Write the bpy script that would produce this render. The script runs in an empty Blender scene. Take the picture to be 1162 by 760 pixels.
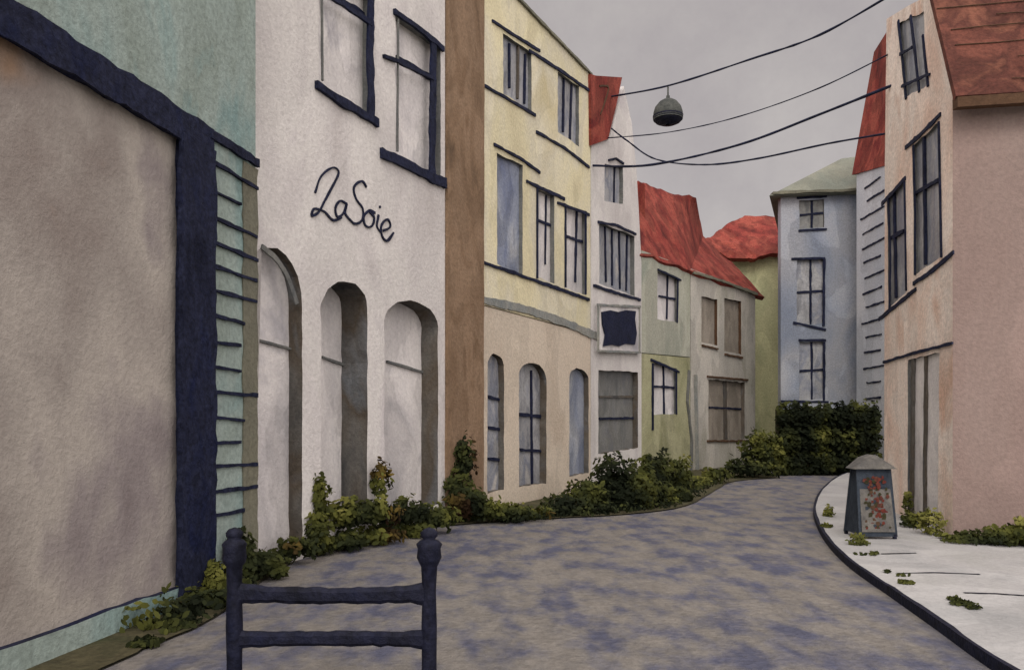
import bpy, math, random
from mathutils import Vector, noise as mnoise
from mathutils.geometry import tessellate_polygon
random.seed(7)
scene=bpy.context.scene
scene.view_settings.view_transform='Standard'
scene.view_settings.look='None'
scene.view_settings.exposure=0
F=900.0; CX=581.0; HY=470.0; EYE=1.7

# ---------------------------------------------------------------- camera
cam=bpy.data.cameras.new('camera'); cam.lens=F/1162*36; cam.sensor_width=36
cam.shift_y=90/1162; cam.clip_end=3000; cam.clip_start=.05
co=bpy.data.objects.new('camera',cam); co.location=(0,0,EYE); co.rotation_euler=(math.radians(90),0,0)
scene.collection.objects.link(co); scene.camera=co

# ---------------------------------------------------------------- helpers
def lin(c):
    c=c/255.0
    return c/12.92 if c<=.04045 else ((c+.055)/1.055)**2.4
def C(r,g,b,k=1.0,ds=.10):
    v=[lin(x)/k for x in (r,g,b)]; y=.3*v[0]+.6*v[1]+.1*v[2]
    return tuple(min(.86,x*(1-ds)+y*ds) for x in v)+(1,)
KL,KF,KR,KG=.88,1.0,.62,1.2

def wc(name,cols,scale=.7,rough=.88,streak=(1,1,.55),grain=.16,bump=.3,edge=.12,spec=.2,grain_scale=20,metal=0,dist=.8,lohi=(.3,.7),wash=.12):
    m=bpy.data.materials.new(name); m.use_nodes=True
    nt=m.node_tree; N=nt.nodes; L=nt.links
    b=N['Principled BSDF']; b.inputs['Roughness'].default_value=rough
    b.inputs['Specular IOR Level'].default_value=spec; b.inputs['Metallic'].default_value=metal
    tc=N.new('ShaderNodeTexCoord'); mp=N.new('ShaderNodeMapping'); mp.inputs['Scale'].default_value=streak
    mp.inputs['Location'].default_value=(random.uniform(0,50),random.uniform(0,50),random.uniform(0,50))
    L.new(tc.outputs['Object'],mp.inputs['Vector'])
    n1=N.new('ShaderNodeTexNoise'); n1.inputs['Scale'].default_value=scale; n1.inputs['Detail'].default_value=4
    n1.inputs['Distortion'].default_value=dist; n1.inputs['Roughness'].default_value=.55
    L.new(mp.outputs[0],n1.inputs['Vector'])
    r=N.new('ShaderNodeValToRGB'); e=r.color_ramp.elements
    k=len(cols); lo,hi=lohi
    e[0].position=lo; e[0].color=cols[0]; e[1].position=hi; e[1].color=cols[-1]
    for i in range(1,k-1):
        q=e.new(lo+(hi-lo)*i/(k-1)); q.color=cols[i]
    L.new(n1.outputs['Fac'],r.inputs['Fac'])
    # granulation
    n2=N.new('ShaderNodeTexNoise'); n2.inputs['Scale'].default_value=grain_scale; n2.inputs['Detail'].default_value=3; n2.inputs['Roughness'].default_value=.7
    L.new(tc.outputs['Object'],n2.inputs['Vector'])
    mr=N.new('ShaderNodeMapRange'); mr.inputs[1].default_value=.3; mr.inputs[2].default_value=.7
    mr.inputs[3].default_value=1-grain*1.5; mr.inputs[4].default_value=1+grain*.8
    L.new(n2.outputs['Fac'],mr.inputs[0])
    # drying rings and wash strength, one noise
    n3=N.new('ShaderNodeTexNoise'); n3.inputs['Scale'].default_value=scale*1.3; n3.inputs['Detail'].default_value=3; n3.inputs['Distortion'].default_value=.4
    L.new(mp.outputs[0],n3.inputs['Vector'])
    s=N.new('ShaderNodeMath'); s.operation='SUBTRACT'; s.inputs[1].default_value=.5; L.new(n3.outputs['Fac'],s.inputs[0])
    a=N.new('ShaderNodeMath'); a.operation='ABSOLUTE'; L.new(s.outputs[0],a.inputs[0])
    mr2=N.new('ShaderNodeMapRange'); mr2.inputs[1].default_value=0; mr2.inputs[2].default_value=.018
    mr2.inputs[3].default_value=1-edge; mr2.inputs[4].default_value=1; L.new(a.outputs[0],mr2.inputs[0])
    mr3=N.new('ShaderNodeMapRange'); mr3.inputs[1].default_value=.47; mr3.inputs[2].default_value=.53
    mr3.inputs[3].default_value=1-wash*.5; mr3.inputs[4].default_value=1+wash*.4; L.new(n3.outputs['Fac'],mr3.inputs[0])
    mu=N.new('ShaderNodeMath'); mu.operation='MULTIPLY'; L.new(mr.outputs[0],mu.inputs[0]); L.new(mr2.outputs[0],mu.inputs[1])
    mu2=N.new('ShaderNodeMath'); mu2.operation='MULTIPLY'; L.new(mu.outputs[0],mu2.inputs[0]); L.new(mr3.outputs[0],mu2.inputs[1])
    vm=N.new('ShaderNodeVectorMath'); vm.operation='SCALE'
    L.new(r.outputs['Color'],vm.inputs[0]); L.new(mu2.outputs[0],vm.inputs['Scale'])
    L.new(vm.outputs[0],b.inputs['Base Color'])
    bp=N.new('ShaderNodeBump'); bp.inputs['Strength'].default_value=bump; bp.inputs['Distance'].default_value=.04
    L.new(n2.outputs['Fac'],bp.inputs['Height']); L.new(bp.outputs[0],b.inputs['Normal'])
    return m

M={}
M['teal']=wc('teal_paint',[C(112,142,140,.98),C(128,154,150,.98),C(150,166,158,.98),C(140,154,144,.98),C(118,152,152,.98)],wash=.08)
M['panel']=wc('stained_shop_glass',[C(140,110,80,.9),C(134,124,116,.9),C(150,142,133,.9),C(166,158,147,.9),C(138,129,126,.9),C(120,110,108,.9)],scale=.55,rough=.6,spec=.3,edge=.025,streak=(1,1,.8),dist=.1,grain=.07,lohi=(.3,.72),wash=.04)
M['navy']=wc('navy_paint',[C(20,24,42,.85),C(34,38,58,.85),C(22,28,54,.85)],scale=3,rough=.7,grain=.35,edge=.1,spec=.1)
M['navyf']=wc('navy_paint_iron',[C(22,24,36,1.35),C(36,38,56,1.35),C(26,30,52,1.35)],scale=4,rough=.65,grain=.35,edge=.1,spec=.12)
M['olive']=wc('olive_board',[C(95,95,82,KL),C(116,114,96,KL)],scale=1.2)
M['white']=wc('white_stucco',[C(178,172,168,KL),C(190,185,181,KL),C(200,196,190,KL),C(184,178,177,KL)],grain=.10,edge=.05,wash=.08)
M['brown']=wc('brown_render',[C(100,80,60,KL),C(120,96,72,KL),C(132,108,84,KL),C(104,80,56,KL)],scale=1.3)
M['yellow']=wc('yellow_stucco',[C(192,182,146,KL),C(202,193,156,KL),C(198,191,166,KL),C(186,174,136,KL)],edge=.08,grain=.12)
M['blush']=wc('blush_stucco',[C(180,164,144,KL),C(190,177,158,KL),C(184,171,152,KL)],edge=.08,grain=.12)
M['band']=wc('bluegrey_band',[C(112,118,118,KL),C(138,136,126,KL)],scale=2)
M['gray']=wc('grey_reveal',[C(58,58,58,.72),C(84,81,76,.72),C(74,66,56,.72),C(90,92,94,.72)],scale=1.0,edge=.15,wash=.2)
M['trimgray']=wc('grey_trim',[C(90,92,92,.9),C(112,112,106,.9)],scale=2)
M['palegray']=wc('pale_glass',[C(140,138,138,.64),C(164,160,158,.64),C(180,176,172,.64),C(134,132,136,.64)],scale=.9,rough=.5,spec=.4,grain=.1,wash=.16)
M['glass']=wc('grey_glass',[C(90,92,98,.6),C(126,126,126,.6),C(100,104,114,.6),C(146,143,138,.6)],scale=1.6,rough=.4,spec=.5,wash=.25)
M['bluegl']=wc('blue_glass',[C(74,84,108,.62),C(110,116,128,.62),C(140,142,144,.62)],scale=1.4,rough=.4,spec=.5,wash=.25)
M['darkgl']=wc('dark_glass',[C(72,74,74,.62),C(100,100,96,.62),C(86,88,92,.62)],scale=1.5,rough=.4,spec=.5,wash=.2)
M['browngl']=wc('brown_shutter',[C(108,100,88,.75),C(134,126,114,.75)],scale=1.4,wash=.2)
M['red']=wc('red_tiles',[C(108,36,28,1.4),C(146,50,38,1.4),C(168,72,52,1.4),C(122,34,30,1.4)],scale=1.4,grain=.28,wash=.4,ds_=0) if False else wc('red_tiles',[C(108,36,28,1.4,.14),C(146,50,38,1.4,.14),C(168,74,54,1.4,.14),C(122,34,30,1.4,.14)],scale=1.4,grain=.28,wash=.4)
M['rust']=wc('rust_tiles',[C(108,56,42,1.6,.14),C(134,74,56,1.6,.14),C(102,54,42,1.6,.14),C(148,88,64,1.6,.14)],scale=1.6,streak=(1,1,1),grain=.22,wash=.25)
M['sage']=wc('sage_stucco',[C(140,142,124,KL),C(160,160,144,KL),C(132,138,124,KL)],wash=.2)
M['moss']=wc('moss_stucco',[C(124,124,88,KL),C(152,150,116,KL),C(132,130,98,KL)],wash=.2)
M['fawn']=wc('fawn_stucco',[C(150,147,138,.8),C(168,163,152,.8),C(146,144,128,.8)],wash=.2)
M['lime']=wc('lime_stucco',[C(134,134,98,.55),C(152,150,112,.55),C(124,128,94,.55)],scale=.5,wash=.2)
M['blue']=wc('blue_stucco',[C(124,134,152,KF),C(144,151,163,KF),C(160,162,167,KF),C(128,138,154,KF)],scale=.5,wash=.25)
M['bluel']=wc('blue_clapboard',[C(144,150,158,.66),C(162,164,166,.66)],scale=.6)
M['sageroof']=wc('sage_roof',[C(124,130,118,1.3),C(148,148,130,1.3)],scale=.8)
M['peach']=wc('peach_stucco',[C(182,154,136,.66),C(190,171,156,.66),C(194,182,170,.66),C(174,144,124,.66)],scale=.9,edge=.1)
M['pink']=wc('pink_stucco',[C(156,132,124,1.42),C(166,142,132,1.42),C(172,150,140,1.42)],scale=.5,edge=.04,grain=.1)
M['umber']=wc('umber_board',[C(80,58,40,1.2),C(100,72,50,1.2)],scale=3)
M['road']=wc('cobble_road',[C(92,94,112,1.25),C(106,105,115,1.25),C(120,117,118,1.25),C(130,125,119,1.25),C(136,130,122,1.25)],scale=3.0,streak=(1.1,.62,1),rough=.92,grain=.15,edge=.0,bump=.7,grain_scale=14,lohi=(.34,.62),dist=.1,wash=.12,spec=.1)
M['pave']=wc('pale_paving',[C(172,172,170,1.4),C(192,190,187,1.4),C(184,183,178,1.4)],scale=.8,streak=(1,1,1),grain=.08,edge=.06)
M['verge']=wc('verge_soil',[C(72,68,46,KG),C(88,82,56,KG),C(62,64,38,KG)],scale=2,streak=(1,1,1),grain=.25)
M['ground']=wc('ground',[C(100,98,84,KG),C(116,112,98,KG)],scale=.4,streak=(1,1,1))
M['slate']=wc('slate_cloth',[C(42,50,60,1.15),C(62,70,80,1.15)],scale=5)
M['board']=wc('board_grey',[C(90,88,86,1.2),C(118,114,106,1.2)],scale=5,streak=(1,1,1))
M['lampg']=wc('lamp_enamel',[C(76,80,78,1.6),C(112,114,108,1.6)],scale=5,streak=(1,1,1),rough=.8,spec=.05)
M['stem']=wc('stem',[C(46,44,26),C(60,56,32)],scale=6)
M['petr']=wc('petal_red',[C(104,38,32,1.4),C(124,62,46,1.4)],scale=9,streak=(1,1,1))

def leafmat():
    m=bpy.data.materials.new('leaf'); m.use_nodes=True; nt=m.node_tree; N=nt.nodes; L=nt.links
    b=N['Principled BSDF']; b.inputs['Roughness'].default_value=.85; b.inputs['Specular IOR Level'].default_value=.08
    a=N.new('ShaderNodeAttribute'); a.attribute_name='tint'; L.new(a.outputs['Color'],b.inputs['Base Color'])
    return m
M['leaf']=leafmat()

def empty(name):
    o=bpy.data.objects.new(name,None); o.empty_display_size=.3
    scene.collection.objects.link(o); return o
def mesh(name,verts,faces,mats,parent=None,idx=None,smooth=False):
    me=bpy.data.meshes.new(name); me.from_pydata([tuple(v) for v in verts],[],faces)
    for m in (mats if isinstance(mats,list) else [mats]): me.materials.append(m)
    if idx: 
        for p,i in zip(me.polygons,idx): p.material_index=i
    if smooth:
        for p in me.polygons: p.use_smooth=True
    me.update()
    o=bpy.data.objects.new(name,me); scene.collection.objects.link(o)
    if parent: o.parent=parent
    return o
def P(px,py,Y): return Vector(((px-CX)/F*Y,Y,EYE+(HY-py)/F*Y))
def G(px,py,z=0.0):
    Y=F*(EYE-z)/(py-HY); return Vector(((px-CX)/F*Y,Y,z))

class Wall:
    """a vertical facade plane through two plan points, local coords s (along) and z (up)"""
    def __init__(s,p0,p1):
        s.p0=Vector((p0[0],p0[1],0)); s.u=(Vector((p1[0],p1[1],0))-s.p0).normalized()
        s.n=Vector((s.u.y,-s.u.x,0))
        if s.n.dot(-s.p0)<0: s.n=-s.n
        s.len=(Vector((p1[0],p1[1],0))-s.p0).length
    def loc(s,px,py,off=0.0):
        d=Vector(((px-CX)/F,1,(HY-py)/F)); o=Vector((0,0,EYE))
        t=((s.p0+s.n*off)-o).dot(s.n)/d.dot(s.n); q=o+d*t
        return ((q-s.p0).dot(s.u),q.z,q.y)
    def w(s,a,z,off=0.0): return s.p0+s.u*a+s.n*off+Vector((0,0,z))

def dens(loop,step=.16,jit=.008,closed=True):
    out=[]; n=len(loop)
    for i in range(n if closed else n-1):
        a=loop[i]; b=loop[(i+1)%n]; L=math.hypot(b[0]-a[0],b[1]-a[1]); k=max(1,int(L/step))
        for j in range(k):
            t=j/k
            out.append((a[0]+(b[0]-a[0])*t+random.uniform(-jit,jit),a[1]+(b[1]-a[1])*t+random.uniform(-jit,jit)))
    if not closed: out.append(loop[-1])
    return out

def facade(parent,name,wall,outline,holes,depth,mat,side=None,sz=False,jit=0.0,off=0.0):
    """wall mass: front sheet with real openings, reveals, panes, extruded back by depth"""
    side=side or mat
    o=[(a,b) if sz else wall.loc(a,b,off)[:2] for a,b in outline]
    if jit: o=dens(o,.3,jit)
    loops=[o]; 
    mats=[mat,side]
    for h in holes:
        hl=[wall.loc(a,b,off)[:2] for a,b in h['p']] if not h.get('sz') else h['p']
        hl=dens(hl,.18,h.get('jit',.014)); loops.append(hl)
    tri=tessellate_polygon([[Vector((a,b,0)) for a,b in l] for l in loops])
    flat=[p for l in loops for p in l]
    V=[wall.w(a,z,off) for a,z in flat]; Fc=[tuple(t) for t in tri]; I=[0]*len(Fc)
    n=len(o); base=len(V); V+=[wall.w(a,z,off-depth) for a,z in o]
    for i in range(n):
        j=(i+1)%n; Fc.append((i,j,base+j,base+i)); I.append(1)
    Fc.append(tuple(range(base,base+n))); I.append(1)
    st=n
    for hi,h in enumerate(holes):
        hl=loops[hi+1]; m=len(hl); b=len(V); rec=h.get('rec',.15)
        V+=[wall.w(a,z,off-rec) for a,z in hl]
        rm=h.get('reveal',mat)
        if rm not in mats: mats.append(rm)
        ri=mats.index(rm)
        for i in range(m):
            j=(i+1)%m; Fc.append((st+i,st+j,b+j,b+i)); I.append(ri)
        st+=m
        pv=[wall.w(a,z,off-rec+.002) for a,z in hl]
        t2=tessellate_polygon([[Vector((a,z,0)) for a,z in hl]])
        mesh('window_pane',pv,[tuple(t) for t in t2],h['pane'],parent)
        for bar in h.get('bars',[]):
            stroke(parent,'glazing_bar',wall,[bar[0],bar[1]],bar[2],bar[3] if len(bar)>3 else M['navy'],off=off-rec+.006,th=.025)
    return mesh(name,V,Fc,mats,parent,I)

cnt=[0]
def stroke(parent,name,wall,pts,w,mat,off=.003,th=.022,sz=False,smooth=False,jw=.38,jmax=.015):
    cnt[0]+=1; th=th+(cnt[0]%23)*.0005
    if smooth and len(pts)>2:
        q=[]; pp=[pts[0]]+list(pts)+[pts[-1]]
        for i in range(1,len(pp)-2):
            p0,p1,p2,p3=pp[i-1],pp[i],pp[i+1],pp[i+2]
            for j in range(6):
                t=j/6; f=lambda k:.5*(2*p1[k]+(-p0[k]+p2[k])*t+(2*p0[k]-5*p1[k]+4*p2[k]-p3[k])*t*t+(-p0[k]+3*p1[k]-3*p2[k]+p3[k])*t**3)
                q.append((f(0),f(1)))
        q.append(pts[-1]); pts=q
    L=[]; W=[]
    for p in pts:
        if sz: L.append(p); W.append(w)
        else:
            a,z,y=wall.loc(p[0],p[1],off); L.append((a,z)); W.append(w*y/F)
    q=[];qw=[]
    for i in range(len(L)-1):
        a,b=L[i],L[i+1]; d=math.hypot(b[0]-a[0],b[1]-a[1]); k=max(1,int(d/.09))
        for j in range(k):
            t=j/k; q.append((a[0]+(b[0]-a[0])*t,a[1]+(b[1]-a[1])*t)); qw.append(W[i]+(W[i+1]-W[i])*t)
    q.append(L[-1]); qw.append(W[-1])
    V=[];Fc=[]; n=len(q); sd=random.uniform(0,99)
    for i,(a,z) in enumerate(q):
        p=q[max(0,i-1)]; r=q[min(n-1,i+1)]; dx,dz=r[0]-p[0],r[1]-p[1]; l=math.hypot(dx,dz) or 1
        nx,nz=-dz/l,dx/l; hw0=qw[i]*.5
        for o_ in (off+th,off):
            for sg in (1,-1):
                jn=mnoise.noise(Vector((a*3.1+sd,z*3.1,sg*5)))+.6*mnoise.noise(Vector((a*9+sd,z*9,sg*5+3)))
                hw=hw0+max(-jmax,min(jmax,jn*jw*hw0*1.6))
                V.append(wall.w(a+nx*hw*sg,z+nz*hw*sg,o_))
    for i in range(n-1):
        a=i*4;b=a+4
        Fc+=[(a,a+1,b+1,b),(a,b,b+2,a+2),(a+1,a+3,b+3,b+1),(a+2,b+2,b+3,a+3)]
    Fc+=[(0,2,3,1),((n-1)*4,(n-1)*4+1,(n-1)*4+3,(n-1)*4+2)]
    return mesh(name,V,Fc,mat,parent)

def arch(x0,x1,s0,s1,rise,b0,b1):
    pts=[(x1,b1),(x0,b0)]; mid=(x0+x1)/2; h=(x1-x0)/2
    for i in range(13):
        a=math.pi*i/12; t=(1-math.cos(a))/2
        pts.append((mid-math.cos(a)*h, s0+(s1-s0)*t-math.sin(a)*rise))
    return pts
def quad(x0,yt0,x1,yt1,yb1,yb0): return [(x0,yt0),(x1,yt1),(x1,yb1),(x0,yb0)]

def solid(name,pts,dvec,mat,parent=None,side=None):
    """polygon extruded by a vector"""
    n=len(pts); V=list(pts)+[p+dvec for p in pts]
    t=tessellate_polygon([pts])
    Fc=[tuple(x) for x in t]+[tuple(i+n for i in x) for x in t]; I=[0]*len(Fc)
    for i in range(n):
        j=(i+1)%n; Fc.append((i,j,j+n,i+n)); I.append(1)
    return mesh(name,V,Fc,[mat,side or mat],parent,I)
def lathe(name,prof,loc,mat,parent=None,seg=20):
    V=[];Fc=[]
    for r,z in prof:
        for i in range(seg):
            a=2*math.pi*i/seg; V.append((loc[0]+r*math.cos(a),loc[1]+r*math.sin(a),loc[2]+z))
    for k in range(len(prof)-1):
        for i in range(seg):
            j=(i+1)%seg; Fc.append((k*seg+i,k*seg+j,(k+1)*seg+j,(k+1)*seg+i))
    Fc.append(tuple(range(seg))); Fc.append(tuple(range((len(prof)-1)*seg,len(prof)*seg)))
    return mesh(name,V,Fc,mat,parent,smooth=True)
def tube(name,pts,r,mat,parent=None,seg=8):
    cu=bpy.data.curves.new(name,'CURVE'); cu.dimensions='3D'; cu.bevel_depth=r; cu.bevel_resolution=1
    s=cu.splines.new('POLY'); s.points.add(len(pts)-1)
    for i,p in enumerate(pts): s.points[i].co=(p[0],p[1],p[2],1); s.points[i].radius=random.uniform(.75,1.2)
    cu.materials.append(mat); o=bpy.data.objects.new(name,cu); scene.collection.objects.link(o)
    if parent:o.parent=parent
    return o

# ---------------------------------------------------------------- ground, road, pavement
mesh('ground',[(-900,-900,-.008),(900,-900,-.008),(900,900,-.008),(-900,900,-.008)],[(0,1,2,3)],M['ground'])
left=[(-3.3,-6),(-3.0,2)]+[(G(a,b).x,G(a,b).y) for a,b in [(120,760),(185,730),(250,700),(300,660),(350,630),(420,608),(500,598),(570,592),(640,588),(710,584),(780,574),(812,556),(835,546),(885,542)]]
kerb=[(G(a,b).x,G(a,b).y) for a,b in [(960,539),(945,547),(930,562),(923,580),(927,598),(940,620),(965,645),(1010,677),(1062,714),(1150,776)]]+[(3.05,3),(2.95,0),(2.9,-6)]
def smooth2(p,k=4):
    q=[];pp=[p[0]]+p+[p[-1]]
    for i in range(1,len(pp)-2):
        p0,p1,p2,p3=pp[i-1],pp[i],pp[i+1],pp[i+2]
        for j in range(k):
            t=j/k; f=lambda a:.5*(2*p1[a]+(-p0[a]+p2[a])*t+(2*p0[a]-5*p1[a]+4*p2[a]-p3[a])*t*t+(-p0[a]+3*p1[a]-3*p2[a]+p3[a])*t**3)
            q.append((f(0),f(1)))
    q.append(p[-1]); return q
kerb=smooth2(kerb,5); leftd=[(a+random.uniform(-.03,.03),b) for a,b in smooth2(left,4)]
def sheet(name,loop,z,mat):
    t=tessellate_polygon([[Vector((a,b,0)) for a,b in loop]])
    return mesh(name,[(a,b,z) for a,b in loop],[tuple(x) for x in t],mat)
sheet('road',leftd+[(7.2,23.5),(9.6,23.5)]+kerb,0.0,M['road'])
sheet('verge',leftd+[(6,26),(-1,26),(-5,12),(-5,-6)],0.02,M['verge'])
inner=[]
for i,(a,b) in enumerate(kerb):
    p=kerb[max(0,i-1)]; q=kerb[min(len(kerb)-1,i+1)]; d=Vector((q[0]-p[0],q[1]-p[1])).normalized()
    ww=.04+.02*mnoise.noise(Vector((a*2,b*2,0)))
    inner.append((a-d.y*ww,b+d.x*ww))
sheet('pavement',inner+[(16,-6),(16,23)],.082,M['pave'])
V=[];Fc=[]
for (a,b),(c,d) in zip(kerb,inner):
    h=.09+.008*mnoise.noise(Vector((a*3,b*3,4)))
    V+=[(a,b,-.01),(a,b,h),(c,d,h),(c,d,-.01)]
for i in range(len(kerb)-1):
    a=i*4;b=a+4
    for k in range(3): Fc.append((a+k,b+k,b+k+1,a+k+1))
mesh('kerb',V,Fc,M['navyf'])
pj=empty('paving_joints')
for l in [[(1018,650),(1060,649),(1112,651)],[(1094,672),(1130,673),(1175,676)],[(1000,628),(1040,627)]]:
    pts=[G(a,b,.087) for a,b in l]; pts=[pts[0].lerp(pts[1],t/5) for t in range(5)]+[pts[-2].lerp(pts[-1],t/5) for t in range(6)]; V=[];Fc=[]
    for p in pts: V+=[p+Vector((0,random.uniform(.012,.03),0)),p-Vector((0,random.uniform(.01,.025),0))]
    for i in range(len(pts)-1): Fc.append((i*2,i*2+1,i*2+3,i*2+2))
    mesh('joint',V,Fc,M['navyf'],pj)

# ---------------------------------------------------------------- A teal shop
A=empty('teal_shop'); d=.177
A0=(-2.9-d*5.5,1.45); A1=(-2.669,8.255); wa=Wall(A0,A1)
sA=lambda px:wa.loc(px,470)[0]
sp=sA(205)
facade(A,'walls',wa,[(0,-.1),(wa.len,-.1),(wa.len,8),(0,8)],
  [dict(sz=True,p=[(.6,.2),(sp+.03,.2),(sp+.03,4.13),(.6,4.13)],rec=.07,pane=M['panel'],reveal=M['navy'])],6,M['teal'],sz=True)
stroke(A,'fascia_beam',wa,[(0,4.235),(sA(240),4.235)],.27,M['navy'],off=.0,th=.03,sz=True,jw=.2)
stroke(A,'fascia_beam_end',wa,[(sA(236),4.30),(sA(291),4.31)],.085,M['navy'],th=.035,sz=True)
stroke(A,'door_post',wa,[(sA(222.5)-.01,0),(sA(222.5)-.01,4.16)],sA(240)-sA(205)+.05,M['navy'],th=.045,sz=True,jw=.15)
stroke(A,'corner_board',wa,[(sA(283),-.02),(sA(283),4.25)],sA(291)-sA(275),M['olive'],th=.012,sz=True,jw=.2)
z=.75
while z<4.15:
    stroke(A,'siding_joint',wa,[(sA(240),z+random.uniform(-.02,.02)),(sA(random.choice([272,276,290,291]))-.01,z+random.uniform(-.03,.0))],random.uniform(.026,.04),M['navy'],th=.02,sz=True,jw=.6)
    z+=.232+random.uniform(-.015,.015)

# ---------------------------------------------------------------- B white building
B=empty('white_arcade_building')
wb=Wall((-2.8,8.6),(-.518,13.7))
sB=lambda px:wb.loc(px,470)[0]
nv=M['navy']; gy=M['gray']; tg=M['trimgray']
holes=[
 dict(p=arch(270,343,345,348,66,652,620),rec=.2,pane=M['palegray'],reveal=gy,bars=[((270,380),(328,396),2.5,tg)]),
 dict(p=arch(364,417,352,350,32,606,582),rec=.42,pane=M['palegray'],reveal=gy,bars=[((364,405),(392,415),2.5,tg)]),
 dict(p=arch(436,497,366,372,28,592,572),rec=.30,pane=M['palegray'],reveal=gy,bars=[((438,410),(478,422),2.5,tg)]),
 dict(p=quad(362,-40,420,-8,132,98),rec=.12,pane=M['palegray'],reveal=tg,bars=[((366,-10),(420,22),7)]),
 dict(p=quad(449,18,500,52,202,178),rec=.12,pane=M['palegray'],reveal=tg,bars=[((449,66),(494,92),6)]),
]
facade(B,'walls',wb,[(0,-.1),(sB(505),-.1),(sB(505),9.6),(0,9.6)],holes,5.5,M['white'],sz=True)
stroke(B,'window_sill',wb,[(357,97),(390,118),(427,140)],10,nv,th=.05)
stroke(B,'window_sill',wb,[(431,174),(468,192),(504,209)],11,nv,th=.05)
stroke(B,'window_jamb',wb,[(420,-10),(419,60),(420,132)],11,nv,th=.03)
stroke(B,'window_jamb',wb,[(491,48),(490,120),(489,200)],12,nv,th=.03)
stroke(B,'window_jamb',wb,[(364,-20),(365,92)],2.5,tg,th=.02)
stroke(B,'window_jamb',wb,[(451,22),(450,172)],2.5,tg,th=.02)
stroke(B,'window_head',wb,[(446,14),(472,32),(502,56)],6,nv,th=.04)
stroke(B,'window_head',wb,[(365,-8),(392,8),(420,28)],6,nv,th=.035)
stroke(B,'window_transom',wb,[(434,64),(450,70),(490,90)],4,nv,th=.04)
stroke(B,'arch_molding',wb,[(296,280),(312,293),(326,315),(336,345)],6,tg,th=.012,smooth=True)
T=[[(357,219),(364,200),(377,190),(384,196),(377,211),(368,228),(361,241),(353,245),(356,237),(367,240),(377,250),(387,247)],
   [(392,231),(385,228),(380,236),(382,246),(389,242),(393,231),(391,242),(397,250)],
   [(415,213),(410,206),(401,212),(403,225),(411,237),(410,250),(402,254),(396,249)],
   [(418,239),(412,246),(414,256),(421,257),(424,247),(418,239),(425,242)],
   [(429,244),(427,257),(432,264)],[(430,234),(431,236)],
   [(434,262),(442,257),(439,249),(432,256),(433,268),(439,273),(446,264)]]
for t in T: stroke(B,'lettering',wb,t,2.3,nv,off=.002,th=.012,smooth=True,jw=.5)
facade(B,'brown_pier',wb,[(sB(505),-.1),(sB(546),-.1),(sB(547),9.9),(sB(506),9.9)],[],5.3,M['brown'],sz=True,jit=.012,off=.05)

# ---------------------------------------------------------------- D yellow building
D=empty('yellow_building')
wd=Wall((-.518,13.7),(1.797,18.16)); sD=lambda px:wd.loc(px,470)[0]
facade(D,'upper_walls',wd,[(0,3.6),(wd.len,3.55),(wd.len,9.45),(0,9.5)],[
 dict(p=quad(571,38,603,60,128,106),rec=.08,pane=M['glass'],reveal=tg,bars=[((577,50),(577,100),3),((587,50),(586,112),4,gy),((595,62),(594,118),3)]),
 dict(p=quad(633,82,657,98,166,150),rec=.08,pane=M['glass'],reveal=tg,bars=[((639,90),(638,150),3),((648,96),(646,158),4)]),
 dict(p=quad(564,174,593,188,312,300),rec=.08,pane=M['bluegl'],reveal=tg),
 dict(p=quad(609,214,629,222,322,314),rec=.10,pane=M['palegray'],reveal=tg,bars=[((610,250),(629,258),3),((619,222),(618,300),2.5)]),
 dict(p=quad(641,232,665,240,335,327),rec=.10,pane=M['palegray'],reveal=tg,bars=[((641,268),(665,276),3),((654,238),(652,320),4)]),
],5,M['yellow'],sz=True)
facade(D,'lower_walls',wd,[(0,-.1),(wd.len,-.1),(wd.len,3.53),(0,3.58)],[
 dict(p=arch(553,572,415,418,15,560,555),rec=.12,pane=M['glass'],reveal=gy,bars=[((553,450),(572,455),3),((553,485),(572,488),3),((553,520),(572,522),3)]),
 dict(p=arch(589,620,425,430,16,552,548),rec=.15,pane=M['glass'],reveal=gy,bars=[((589,470),(620,473),4),((602,420),(603,550),3),((589,510),(620,512),3)]),
 dict(p=arch(646,668,428,432,12,540,536),rec=.12,pane=M['bluegl'],reveal=gy),
],5,M['blush'],sz=True)
stroke(D,'string_course',wd,[(547,340),(600,352),(640,366),(678,382)],9,M['band'],off=.003,th=.02,jw=.3)
for l,w in [([(558,24),(585,42),(612,58)],3),([(548,97),(578,114),(607,131)],3),([(600,58),(632,78),(668,103)],3),([(608,150),(640,168),(668,190)],3),
            ([(560,164),(590,180),(612,196)],3),([(597,206),(640,226)],3.5),([(543,296),(600,316),(668,340)],3.5),([(632,230),(668,244)],3),
            ([(609,214),(609,316)],2.2),([(641,234),(641,326)],2.2),([(664,240),(664,334)],2.2)]:
    stroke(D,'window_trim',wd,l,w,nv,th=.022)
stroke(D,'coping',wd,[(0,9.5),(wd.len,9.47)],.05,M['olive'],sz=True,th=.05)

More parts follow.
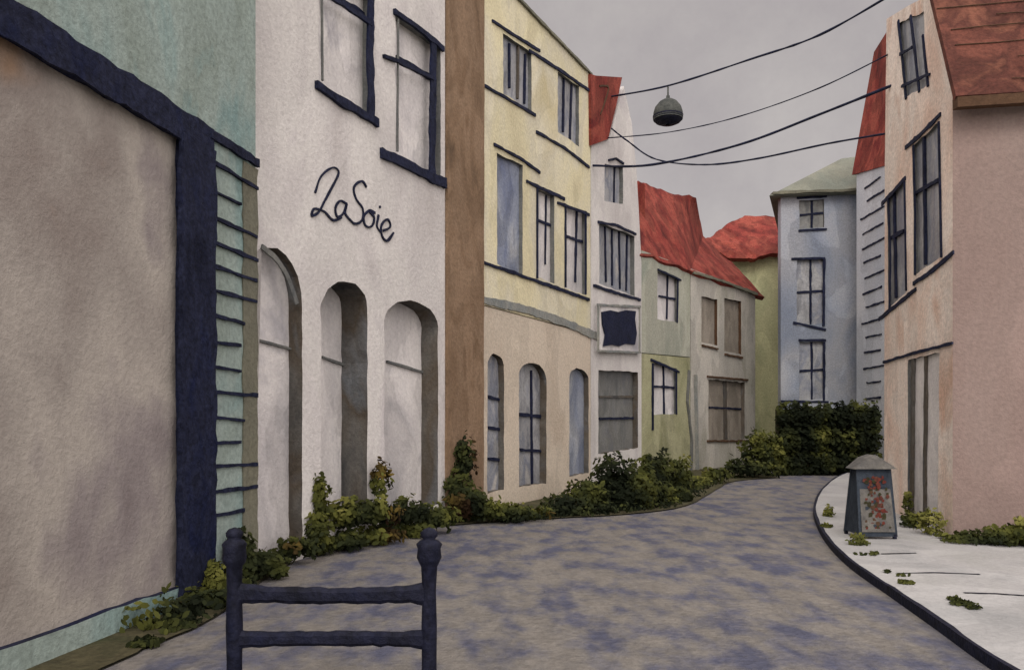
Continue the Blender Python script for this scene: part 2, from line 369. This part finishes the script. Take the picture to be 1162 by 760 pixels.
# ---------------------------------------------------------------- E white gabled house
E=empty('white_gabled_house')
we=Wall((1.797,18.16),(3.47,21.26))
facade(E,'walls',we,[(671,560),(671,160),(690,160),(708,98),(717,140),(722,190),(725,240),(728,300),(728,545)],[
 dict(p=quad(686,186,707,190,232,228),rec=.1,pane=M['glass'],reveal=tg,bars=[((697,186),(696,230),3)]),
 dict(p=quad(680,252,720,268,336,322),rec=.12,pane=M['glass'],reveal=tg,bars=[((686,256),(687,320),3.5,nv),((694,256),(694,324),3.5),((702,262),(703,328),3.5),((711,264),(710,330),3.5)]),
 dict(p=quad(679,420,724,422,508,515),rec=.15,pane=M['darkgl'],reveal=gy,bars=[((679,450),(724,450),2.5,gy),((679,475),(724,474),2.5,nv)]),
],4,M['white'])
stroke(E,'window_trim',we,[(673,324),(700,333),(726,340)],3,nv,th=.03)
stroke(E,'window_trim',we,[(678,252),(700,256),(721,266)],2.5,nv,th=.03)
stroke(E,'window_trim',we,[(690,182),(698,180),(707,186)],2.2,nv,th=.03)
q=[we.w(*we.loc(a,b,.06)[:2],.06) for a,b in [(670,84),(676,86),(706,88),(699,122),(690,158),(671,165)]]
solid('red_gable_roof',q,-we.n*3.5,M['red'],E)
stroke(E,'numeral',we,[(680,98),(690,99),(686,116),(681,130)],2,M['umber'],off=.062,th=.01,smooth=True)
q=[we.w(*we.loc(a,b,.01)[:2],.01) for a,b in [(679,347),(724,349),(725,399),(679,397)]]
S=empty('shop_sign'); solid('sign_panel',q,we.n*.06,M['palegray'],S)
q=[we.w(*we.loc(a,b,.08)[:2],.08) for a,b in [(682,354),(692,352),(701,354),(710,352),(721,353),(720,362),(722,378),(720,391),(709,390),(702,393),(694,391),(684,393),(686,380),(683,368)]]
solid('sign_emblem',q,we.n*.02,nv,S)
for l in ([(677,346),(726,348)],[(677,398),(726,400)],[(678,346),(678,398)],[(725,348),(725,400)]): stroke(S,'sign_frame',we,l,2.5,M['band'],off=.065,th=.03)

# ---------------------------------------------------------------- F/G terrace
Fh=empty('sage_house'); wf=Wall((3.47,21.26),(5.34,23.8))
facade(Fh,'upper_walls',wf,[(728,400),(728,284),(783,304),(783,405)],[
 dict(p=quad(746,308,769,316,366,362),rec=.1,pane=M['palegray'],reveal=tg,bars=[((757,310),(756,362),2.2),((747,336),(769,340),2)])],4,M['sage'])
facade(Fh,'lower_walls',wf,[(728,560),(728,401),(783,406),(783,560)],[
 dict(p=quad(741,412,768,418,470,470),rec=.1,pane=M['palegray'],reveal=tg,bars=[((752,413),(753,470),2.5),((741,438),(768,440),2.2)])],4,M['moss'])
for l,w in [([(738,408),(770,422)],2.5),([(740,412),(740,488)],2.5),([(746,306),(772,318)],2),([(769,316),(768,366)],2),([(767,420),(767,470)],2.5)]:
    stroke(Fh,'window_trim',wf,l,w,nv,th=.03)
stroke(Fh,'drain_pipe',wf,[(781,420),(779,455),(784,500),(783,540)],3,tg,th=.06)
Gh=empty('fawn_house'); wg=Wall((5.34,23.8),(8.69,28.3))
facade(Gh,'walls',wg,[(784,560),(784,305),(857,331),(857,560)],[
 dict(p=quad(796,336,814,340,392,388),rec=.1,pane=M['browngl'],reveal=M['umber']),
 dict(p=quad(822,338,841,342,402,398),rec=.1,pane=M['browngl'],reveal=M['umber']),
 dict(p=quad(804,430,845,434,498,500),rec=.14,pane=M['browngl'],reveal=gy,bars=[((822,432),(823,498),10,gy),((804,462),(845,464),2)]),
],4,M['fawn'])
stroke(Gh,'drain_pipe',wg,[(788,425),(789,480),(790,540)],3,M['band'],th=.08)
stroke(Gh,'eaves',wg,[(784,309),(820,320),(857,334)],3,M['olive'],th=.1)
for l in ([(796,392),(814,396)],[(822,402),(842,406)],[(802,427),(848,431)],[(802,500),(848,500)]): stroke(Gh,'window_trim',wg,l,2,M['umber'],th=.04)
R=empty('red_terrace_roof')
def roofmesh(name,pts,faces,dv,par,mat,amp=.05):
    """roof sheet with thickness, finely divided and slightly uneven like old tiles"""
    import bmesh
    bm=bmesh.new(); vs=[bm.verts.new(p) for p in pts]
    for f in faces: bm.faces.new([vs[i] for i in f])
    bmesh.ops.subdivide_edges(bm,edges=bm.edges[:],cuts=7,use_grid_fill=True)
    for v in bm.verts: v.co+=Vector((0,0,amp*mnoise.noise(v.co*1.6)+amp*.5*mnoise.noise(v.co*5)))
    g=bmesh.ops.extrude_face_region(bm,geom=bm.faces[:])
    for e in g['geom']:
        if isinstance(e,bmesh.types.BMVert): e.co+=dv
    me=bpy.data.meshes.new(name); bm.to_mesh(me); bm.free(); me.materials.append(mat)
    o=bpy.data.objects.new(name,me); scene.collection.objects.link(o); o.parent=par
r=[P(726,288,21.1),P(783,308,23.6),P(868,337,28.9),P(835,303,30),P(798,268,29.5),P(790,225,27.2),P(757,217,25.6),P(726,207,24.0)]
roofmesh('roof_slope',r,[(0,1,6,7),(1,4,5,6),(1,2,3,4)],Vector((-.06,.14,-.1)),R,M['red'],.09)
# pot-topped chimney standing just clear of the gable end
solid('chimney',[P(709,206,20.6)+Vector((.0,2.2,0)),P(724,205,22.8),P(732,210,22.8),P(732,250,22.8),P(714,250,22.8)],Vector((-.1,.6,0)),M['red'],R)

# ---------------------------------------------------------------- H lime house behind
H=empty('lime_house'); wh=Wall((8.3,31.5),(11.2,31.0))
facade(H,'walls',wh,[(815,560),(815,289),(893,287),(893,560)],[],3,M['lime'])
q=[P(796,274,31),P(822,257,32.5),P(845,243,33.5),P(893,249,33.5),P(892,288,30.7),P(858,291,30.7),P(826,294,30.7)]
roofmesh('roof_slope',q,[(0,1,5,6),(1,2,3,4,5)],Vector((0,.2,-.1)),H,M['red'],.12)

# ---------------------------------------------------------------- I blue house
I_=empty('blue_house'); wi=Wall((8.8,26),(12.3,25.9))
def wbars(x0,y0,x1,y1): return [(((x0+x1)/2,y0),((x0+x1)/2,y1),2.3),((x0,(y0+y1)/2),(x1,(y0+y1)/2-2),2.3)]
facade(I_,'walls',wi,[(886,560),(886,222),(1020,217),(1020,560)],[
 dict(p=quad(907,228,935,226,258,260),rec=.1,pane=M['darkgl'],reveal=tg,bars=wbars(907,228,935,260)),
 dict(p=quad(904,294,935,294,366,370),rec=.1,pane=M['glass'],reveal=tg,bars=wbars(904,294,935,370)),
 dict(p=quad(907,388,935,388,452,454),rec=.1,pane=M['glass'],reveal=tg,bars=wbars(907,388,935,454)),
],.3,M['blue'])
for l in ([(904,225),(938,223)],[(906,262),(938,260)],[(898,294),(936,293)],[(935,294),(934,370)],[(900,366),(937,374)],[(906,386),(937,386)],[(935,388),(935,454)],[(886,455),(940,456)]):
    stroke(I_,'window_trim',wi,l,2.4,nv,th=.03)
rz=P(886,223,26).z
solid('rear_walls',[Vector((8.86,26.31,-.1)),Vector((12.2,26.21,-.1)),Vector((13.2,31,-.1)),Vector((10.75,31,-.1))],Vector((0,0,rz)),M['blue'],I_)
e0,e1=P(873,222,25.7),P(1020,216,25.6); r0,r1=P(955,180,28),P(1020,172,28); bk0,bk1=Vector((10.5,31.2,e0.z)),Vector((e1.x,31.2,e1.z))
mesh('roof',[e0,e1,r1,r0,bk0,bk1],[(0,1,2,3),(0,3,4),(3,2,5,4),(0,4,5,1)],M['sageroof'],I_)
stroke(I_,'eaves',wi,[(874,222),(930,220),(1010,217)],3,M['olive'],th=.34)

# ---------------------------------------------------------------- L clapboard house with steep red roof
Lh=empty('clapboard_house')
wl=Wall((10.77,22.6),(10.86,25.0))
facade(Lh,'walls',wl,[(0,-.1),(2.4,-.1),(2.4,9.25),(0,8.9)],[],4,M['bluel'],sz=True)
z=2.2
while z<8.9:
    a=random.uniform(.3,.6); stroke(Lh,'clapboard_edge',wl,[(a,z),(random.uniform(1.5,2.1),z+random.uniform(-.03,.03))],.05,nv,th=.02,sz=True,jw=.6); z+=.46
ea,eb=Vector((10.74,22.4,8.78)),Vector((10.80,25.2,9.3)); ra,rb=Vector((11.02,23.3,12.95)),Vector((11.5,25.2,13.2))
oa,ob=Vector((14.2,22.4,8.8)),Vector((14.2,25.2,9.3))
mesh('roof',[ea,eb,rb,ra,oa,ob],[(0,1,2,3),(0,3,4),(1,5,2),(3,2,5,4),(0,4,5,1)],M['red'],Lh)

# ---------------------------------------------------------------- K peach house
K=empty('peach_house'); wk=Wall((5.85,10.55),(6.45,13.77))
facade(K,'walls',wk,[(1081,640),(1081,97),(1056,-6),(1032,6),(1006,22),(1004,190),(1003,620)],[
 dict(p=[(1007,224),(1026,206),(1028,332),(1008,350)],rec=.05,pane=M['glass'],reveal=tg,bars=[((1016,220),(1018,338),5),((1008,272),(1027,262),4)]),
 dict(p=[(1036,166),(1066,138),(1068,292),(1038,312)],rec=.05,pane=M['glass'],reveal=tg,bars=[((1050,152),(1052,300),5),((1036,222),(1067,204),4)]),
 dict(p=[(1030,408),(1066,400),(1064,604),(1030,596)],rec=.05,pane=M['palegray'],reveal=tg,bars=[((1038,406),(1036,590),7,gy),((1052,404),(1050,596),8,gy)]),
 dict(p=[(1020,26),(1048,14),(1052,98),(1027,110)],rec=.04,pane=M['glass'],reveal=tg),
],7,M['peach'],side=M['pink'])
for l,w in [([(1001,232),(1012,220),(1028,202)],4.5),([(998,362),(1018,346),(1040,328)],4.5),([(1028,168),(1046,152),(1068,130)],5),([(1037,322),(1060,306),(1083,286)],5),
            ([(1008,224),(1011,290),(1010,350)],4.5),([(1027,206),(1029,330)],2.5),([(1037,165),(1039,240),(1039,312)],3.5),([(1066,138),(1069,292)],3),
            ([(1003,411),(1040,400),(1082,389)],3),([(1020,24),(1024,60),(1029,112)],4),([(1034,18),(1038,50),(1044,104)],4.5),([(1048,40),(1051,70),(1054,98)],3.5),([(1024,98),(1056,84)],3),([(1022,62),(1036,54)],3)]:
    stroke(K,'window_trim',wk,l,w,nv,th=.018)
wk2=Wall((5.85,10.55),(5.85+wk.n.x*-7,10.55+wk.n.y*-7))
stroke(K,'string_course',wk2,[(1084,388),(1120,388),(1200,384)],3,nv,th=.02)
sb=-wk.n
e=wk.w(*wk.loc(1081,97)[:2]); tpt=wk.w(*wk.loc(1056,-8)[:2])
ro=[e+wk.n*.06-wk.u*.22-Vector((0,0,.3)), tpt+wk.n*.06+Vector((0,0,.12)), tpt+sb*7+Vector((0,0,.12)), e+sb*7-wk.u*.22-Vector((0,0,.3))]
nrm=(ro[1]-ro[0]).cross(ro[3]-ro[0]).normalized()
if nrm.y>0: nrm=-nrm
roofmesh('roof_slope',[p+nrm*.09 for p in ro],[(0,1,2,3)],-nrm*.09,K,M['rust'],.015)
ev=[ro[0]+Vector((0,-.09,-.10)),ro[3]+Vector((0,-.09,-.10)),ro[3]+Vector((0,-.09,.03)),ro[0]+Vector((0,-.09,.03))]
solid('eaves_board',ev,Vector((0,.12,0)),M['umber'],K)
for i in range(1,8):
    t=i/8+random.uniform(-.03,.03); a0=random.uniform(0,.12); a1=random.uniform(.3,.6)
    A_=ro[0].lerp(ro[1],t)+nrm*.105; B_=ro[3].lerp(ro[2],t)+nrm*.105
    tube('tile_course',[A_.lerp(B_,a0+(a1-a0)*k/8)+Vector((0,0,random.uniform(-.012,.012))) for k in range(9)],.007,M['umber'],K)

# ---------------------------------------------------------------- cables and lamp
def cable(pts,y0,y1,r):
    p=smooth2(pts,8); x0,x1=pts[0][0],pts[-1][0]
    tube('overhead_cable',[P(a,b,y0+(y1-y0)*(a-x0)/(x1-x0)) for a,b in p],r,nv)
cable([(692,110),(760,97),(850,68),(930,40),(1012,-6)],19.2,13.4,.021)
cable([(686,157),(760,150),(840,132),(930,100),(1008,62)],19,13.5,.012)
cable([(672,188),(740,187),(840,164),(930,130),(1020,94)],18.3,13.2,.024)
cable([(694,146),(712,160),(745,181),(800,187),(860,180),(940,163),(1004,152)],19.2,13.7,.019)
yl=19.2-5.8*(758-692)/320
lp=empty('pendant_street_lamp'); pz=P(758,135,yl)
lathe('shade',[(.33,-.02),(.34,.03),(.33,.14),(.29,.27),(.20,.38),(.10,.44),(.045,.46),(.04,.52),(.02,.54),(.02,.72)],pz,M['lampg'],lp)
lathe('lens',[(.05,-.13),(.18,-.115),(.28,-.07),(.335,.0),(.345,.07),(.335,.075)],pz,M['navyf'],lp)

# ---------------------------------------------------------------- iron barrier
br=empty('iron_barrier'); yb=4.5
xl,xr=(266-CX)/F*yb,(487-CX)/F*yb
prof=[(.07,0),(.07,.02),(.045,.035),(.042,.3),(.046,.5),(.040,.7),(.044,.84),(.058,.86),(.068,.89),(.062,.94),(.072,.965),(.055,.985),(.034,.995),(.046,1.01),(.048,1.03),(.03,1.05),(.004,1.06)]
for x in (xl,xr): lathe('post',[(rr*random.uniform(.95,1.06),zz) for rr,zz in prof],(x,yb,0),M['navyf'],br)
def rail(z0,h,dy=0.0,sag=.0):
    V=[];Fc=[];n=26
    for i in range(n):
        t=i/(n-1); x=xl+.02+(xr-xl-.04)*t; zc=z0+sag*math.sin(math.pi*t)+random.uniform(-.003,.003); hh=h/2*(1+.45*(abs(2*t-1)**8))*random.uniform(.92,1.08)
        for a in range(8):
            an=2*math.pi*(a+.5)/8; V.append((x,yb+.03*math.cos(an),zc+hh*max(-.8,min(.8,math.sin(an)*1.1))/.8))
    for i in range(n-1):
        for a in range(8): b=(a+1)%8; Fc.append((i*8+a,i*8+b,(i+1)*8+b,(i+1)*8+a))
    mesh('rail',V,Fc,M['navyf'],br)
rail(.685,.09,sag=-.012); rail(.425,.08,sag=.006); rail(.17,.07)

# ---------------------------------------------------------------- sandwich board
sbd=empty('sandwich_board'); zb=.087
x0,x1=4.50,5.00; yf,yk=10.28,10.74; ym=(yf+yk)/2; H1=.90
def pane(name,y_b,y_t,mat,x0=x0,x1=x1,z0=zb+.03,z1=zb+H1,th=.03):
    solid(name,[Vector((x0,y_b,z0)),Vector((x1,y_b,z0)),Vector((x1-.02,y_t,z1)),Vector((x0+.02,y_t,z1))],Vector((0,th,0)),mat,sbd)
pane('front_board',yf,ym-.09,M['slate']); pane('back_board',yk,ym+.06,M['slate'])
pane('poster',yf-.006,ym-.092,M['board'],x0+.035,x1-.035,zb+.09,zb+H1-.05,.004)
solid('side_cloth',[Vector((x0+.012,yf+.03,zb+.05)),Vector((x0+.012,yk,zb+.05)),Vector((x0+.03,ym+.06,zb+H1)),Vector((x0+.03,ym-.06,zb+H1))],Vector((.01,0,0)),M['slate'],sbd)
xm=(x0+x1)/2
cp=[Vector((x0-.04,ym-.16,zb+H1)),Vector((x1+.03,ym-.16,zb+H1)),Vector((x1-.06,ym-.13,zb+H1+.07)),Vector((xm+.02,ym-.11,zb+H1+.18)),Vector((xm-.1,ym-.11,zb+H1+.14))]
solid('cap',cp,Vector((0,.26,0)),M['board'],sbd)
for xx,yy in ((x0+.03,yf+.01),(x1-.03,yf+.01),(x0+.03,yk),(x1-.03,yk)):
    solid('foot',[Vector((xx-.02,yy-.01,zb)),Vector((xx+.02,yy-.01,zb)),Vector((xx+.02,yy-.01,zb+.06)),Vector((xx-.02,yy-.01,zb+.06))],Vector((0,.04,0)),M['navyf'],sbd)
for k in range(90):
    t=random.uniform(.12,.88); x=xm+max(-.15,min(.15,random.gauss(0,.08))); zz=zb+.03+(H1-.03)*t; yy=yf+(ym-.09-yf)*t-.010-k*.0002
    rr=random.uniform(.015,.04); c=Vector((x,yy,zz)); n=8
    pts=[c+Vector((rr*math.cos(2*math.pi*i/n)*random.uniform(.5,1.1),0,rr*math.sin(2*math.pi*i/n)*random.uniform(.5,1.1))) for i in range(n)]
    mesh('painted_flower',pts,[tuple(range(n))],random.choice([M['petr'],M['petr'],M['petr'],M['rust'],M['umber'],M['stem'],M['stem'],M['slate']]),sbd)

# ---------------------------------------------------------------- foliage
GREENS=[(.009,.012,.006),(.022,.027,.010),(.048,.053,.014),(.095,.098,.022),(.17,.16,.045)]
def foliage(name,blobs,n,leaf=.055,tone=0.0,warm=0.0,ground=True,zmin=.03):
    V=[];Fc=[];cols=[]
    if ground:  # skirts so that every bush meets the soil
        blobs=blobs+[(b[0],b[1],max(b[5]*.4,.12),b[3]*1.15,b[4]*1.1,max(b[5]*.4,.12)) for b in blobs if b[2]-b[5]>.1]
    vol=[b[3]*b[5] for b in blobs]; tot=sum(vol)
    for b,v in zip(blobs,vol):
        x,y,z,rx,ry,rz=b
        for _ in range(int(n*v/tot)):
            u=Vector((random.gauss(0,1),random.gauss(0,1),random.gauss(0,1))).normalized()
            r=random.random()**.4
            lump=1+.55*mnoise.noise(Vector((x,y,z))*1.7+u*2.2)
            r*=lump
            p=Vector((x+u.x*rx*r,y+u.y*ry*r,max(zmin,z+u.z*rz*r)))
            if mnoise.noise(p*4.2)<-.3: continue
            nrm=(u*.7+Vector((random.gauss(0,.5),random.gauss(0,.5)-.4,random.gauss(0,.5)+.4))).normalized()
            a=nrm.orthogonal().normalized(); c=nrm.cross(a); an=random.uniform(0,6.28)
            a,c=a*math.cos(an)+c*math.sin(an),c*math.cos(an)-a*math.sin(an)
            s=leaf*random.uniform(.5,1.35); k=len(V)
            V+=[p-a*s,p-a*s*.3+c*s*.5,p+a*s*.5+c*s*.45,p+a*s*1.05,p+a*s*.5-c*s*.45,p-a*s*.3-c*s*.5]
            Fc.append(tuple(range(k,k+6)))
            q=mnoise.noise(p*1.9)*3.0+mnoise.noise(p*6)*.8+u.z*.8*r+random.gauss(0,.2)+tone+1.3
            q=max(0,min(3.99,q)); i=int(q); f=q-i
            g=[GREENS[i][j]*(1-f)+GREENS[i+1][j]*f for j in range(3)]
            if warm and mnoise.noise(p*1.5+Vector((9,9,9)))>.5-warm: g=[g[0]*1.35+.01,g[1]*1.0,g[2]]
            cols.append(g)
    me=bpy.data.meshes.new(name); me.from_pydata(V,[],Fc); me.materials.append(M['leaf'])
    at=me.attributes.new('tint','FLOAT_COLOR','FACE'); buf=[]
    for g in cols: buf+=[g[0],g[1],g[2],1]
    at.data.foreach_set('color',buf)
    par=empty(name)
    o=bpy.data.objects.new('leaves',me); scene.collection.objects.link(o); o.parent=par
    for b in blobs[:12]:
        tube('stem',[(b[0]+random.uniform(-.05,.05),b[1],0),(b[0]+random.uniform(-.3,.3)*b[3],b[1],b[2]*.6),(b[0]+random.uniform(-.5,.5)*b[3],b[1],b[2]+b[5]*random.uniform(.0,.5))],.007,M['stem'],par)
def bl(px,py,rx,ry,Y,dy=None):
    p=P(px,py,Y); s=Y/F; return (p.x,p.y,p.z,rx*s,(dy if dy else rx*s*.8),ry*s)
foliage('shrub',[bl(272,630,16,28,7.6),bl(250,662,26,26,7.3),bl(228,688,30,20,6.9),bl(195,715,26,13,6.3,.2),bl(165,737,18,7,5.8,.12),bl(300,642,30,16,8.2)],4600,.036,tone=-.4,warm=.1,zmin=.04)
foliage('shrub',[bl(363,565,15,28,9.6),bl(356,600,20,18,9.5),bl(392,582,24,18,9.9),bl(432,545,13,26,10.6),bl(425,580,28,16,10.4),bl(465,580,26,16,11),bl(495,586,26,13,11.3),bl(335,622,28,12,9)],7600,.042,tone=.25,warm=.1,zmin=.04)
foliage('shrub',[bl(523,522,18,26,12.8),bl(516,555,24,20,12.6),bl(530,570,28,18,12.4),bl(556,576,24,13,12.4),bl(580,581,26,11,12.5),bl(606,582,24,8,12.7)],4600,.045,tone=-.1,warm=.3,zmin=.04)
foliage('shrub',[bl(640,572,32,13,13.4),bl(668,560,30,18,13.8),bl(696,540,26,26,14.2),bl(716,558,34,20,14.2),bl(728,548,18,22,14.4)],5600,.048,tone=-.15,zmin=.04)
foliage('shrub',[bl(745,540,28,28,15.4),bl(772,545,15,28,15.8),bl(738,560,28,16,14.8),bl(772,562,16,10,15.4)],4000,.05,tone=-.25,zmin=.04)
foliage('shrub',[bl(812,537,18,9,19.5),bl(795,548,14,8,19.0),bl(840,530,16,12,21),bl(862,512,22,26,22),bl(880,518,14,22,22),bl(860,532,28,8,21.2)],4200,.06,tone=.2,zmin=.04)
gc=[]
for i in range(8,len(leftd)-5):
    a,b=leftd[i]
    if b<6.2 or b>21: continue
    gc.append((a-.28-.2*random.random(),b+.15,.09,.38,.3,.10+.05*random.random()))
foliage('ground_cover',gc,7500,.035,tone=-.2,ground=False,zmin=.035)
def box_foliage(name,x0,x1,y0,y1,z1,n,leaf,tone):
    bs=[]; k=9
    for i in range(k):
        for j in range(3):
            bs.append((x0+(x1-x0)*(i+.5)/k,(y0+y1)/2,z1*(j+.5)/3,(x1-x0)/k*.72,(y1-y0)/2,z1/3*.62))
    foliage(name,bs,n,leaf,tone,ground=False)
box_foliage('hedge',7.45,10.25,21.9,22.4,2.0,9000,.07,-.6)
solid('hedge_core',[Vector((7.5,22.3,0)),Vector((10.2,22.3,0)),Vector((10.2,22.3,1.85)),Vector((7.5,22.3,1.85))],Vector((0,.3,0)),M['stem'],bpy.data.objects['hedge'])
foliage('shrub',[bl(1100,614,30,12,10.05,.25),bl(1135,610,26,14,9.9,.25),bl(1162,602,24,16,9.8,.25),bl(1190,610,30,16,9.7,.25)],3800,.034,tone=.4,zmin=.12)
foliage('shrub',[bl(1056,592,14,16,10.7,.2),bl(1035,592,14,14,11.4,.2),bl(1075,614,10,8,10.3,.15),bl(1030,570,5,14,12.1,.1)],1300,.03,tone=1.0,zmin=.12)
foliage('weeds',[bl(972,614,12,10,9.9,.15),bl(982,634,14,7,9.2,.12),bl(938,602,6,8,11.4,.12),bl(940,582,5,10,12.6,.12)],1000,.026,tone=.9,ground=False,zmin=.10)
foliage('weeds',[bl(1022,662,15,6,8.0,.1),bl(1034,678,14,5,7.6,.08),bl(1012,660,9,5,8.1,.1)],600,.024,tone=.8,ground=False,zmin=.10)
foliage('weeds',[bl(1092,704,14,5,6.75,.08),bl(1084,694,7,7,6.9,.06),bl(1106,712,9,5,6.6,.06)],500,.020,tone=.8,ground=False,zmin=.10)

# ---------------------------------------------------------------- daylight
w=bpy.data.worlds.new('World'); scene.world=w; w.use_nodes=True; nt=w.node_tree; N=nt.nodes; L=nt.links
for n_ in list(N): N.remove(n_)
out=N.new('ShaderNodeOutputWorld'); add=N.new('ShaderNodeAddShader'); L.new(add.outputs[0],out.inputs[0])
EL,AZ=math.radians(42),math.radians(188)
sky=N.new('ShaderNodeTexSky'); sky.sky_type='NISHITA'; sky.sun_disc=False; sky.sun_elevation=EL; sky.sun_rotation=AZ
hs=N.new('ShaderNodeHueSaturation'); hs.inputs['Saturation'].default_value=.2; L.new(sky.outputs[0],hs.inputs['Color'])
b1=N.new('ShaderNodeBackground'); b1.inputs['Strength'].default_value=.012; L.new(hs.outputs[0],b1.inputs['Color'])
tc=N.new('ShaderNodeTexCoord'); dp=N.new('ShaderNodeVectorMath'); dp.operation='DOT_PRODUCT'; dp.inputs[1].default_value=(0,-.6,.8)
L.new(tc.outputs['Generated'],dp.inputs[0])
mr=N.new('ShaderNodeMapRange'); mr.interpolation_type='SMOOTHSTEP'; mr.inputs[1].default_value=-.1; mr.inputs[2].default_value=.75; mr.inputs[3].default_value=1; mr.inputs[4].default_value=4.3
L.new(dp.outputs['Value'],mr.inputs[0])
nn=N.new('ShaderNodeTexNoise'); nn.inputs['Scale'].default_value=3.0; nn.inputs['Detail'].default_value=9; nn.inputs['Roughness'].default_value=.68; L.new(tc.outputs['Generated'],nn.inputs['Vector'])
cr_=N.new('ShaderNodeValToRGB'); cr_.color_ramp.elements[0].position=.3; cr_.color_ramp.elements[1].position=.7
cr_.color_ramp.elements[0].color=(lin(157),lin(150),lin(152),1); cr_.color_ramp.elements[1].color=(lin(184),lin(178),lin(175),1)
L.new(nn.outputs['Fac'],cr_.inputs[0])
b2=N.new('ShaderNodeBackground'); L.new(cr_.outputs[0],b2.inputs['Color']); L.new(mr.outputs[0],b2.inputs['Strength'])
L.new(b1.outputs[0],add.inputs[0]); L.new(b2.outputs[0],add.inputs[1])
sd=bpy.data.lights.new('sun','SUN'); sd.energy=1.2; sd.angle=math.radians(25); sd.color=(1,.96,.9)
so=bpy.data.objects.new('sun',sd); scene.collection.objects.link(so)
dirv=Vector((math.sin(AZ)*math.cos(EL),math.cos(AZ)*math.cos(EL),math.sin(EL)))
so.rotation_euler=dirv.to_track_quat('Z','Y').to_euler()
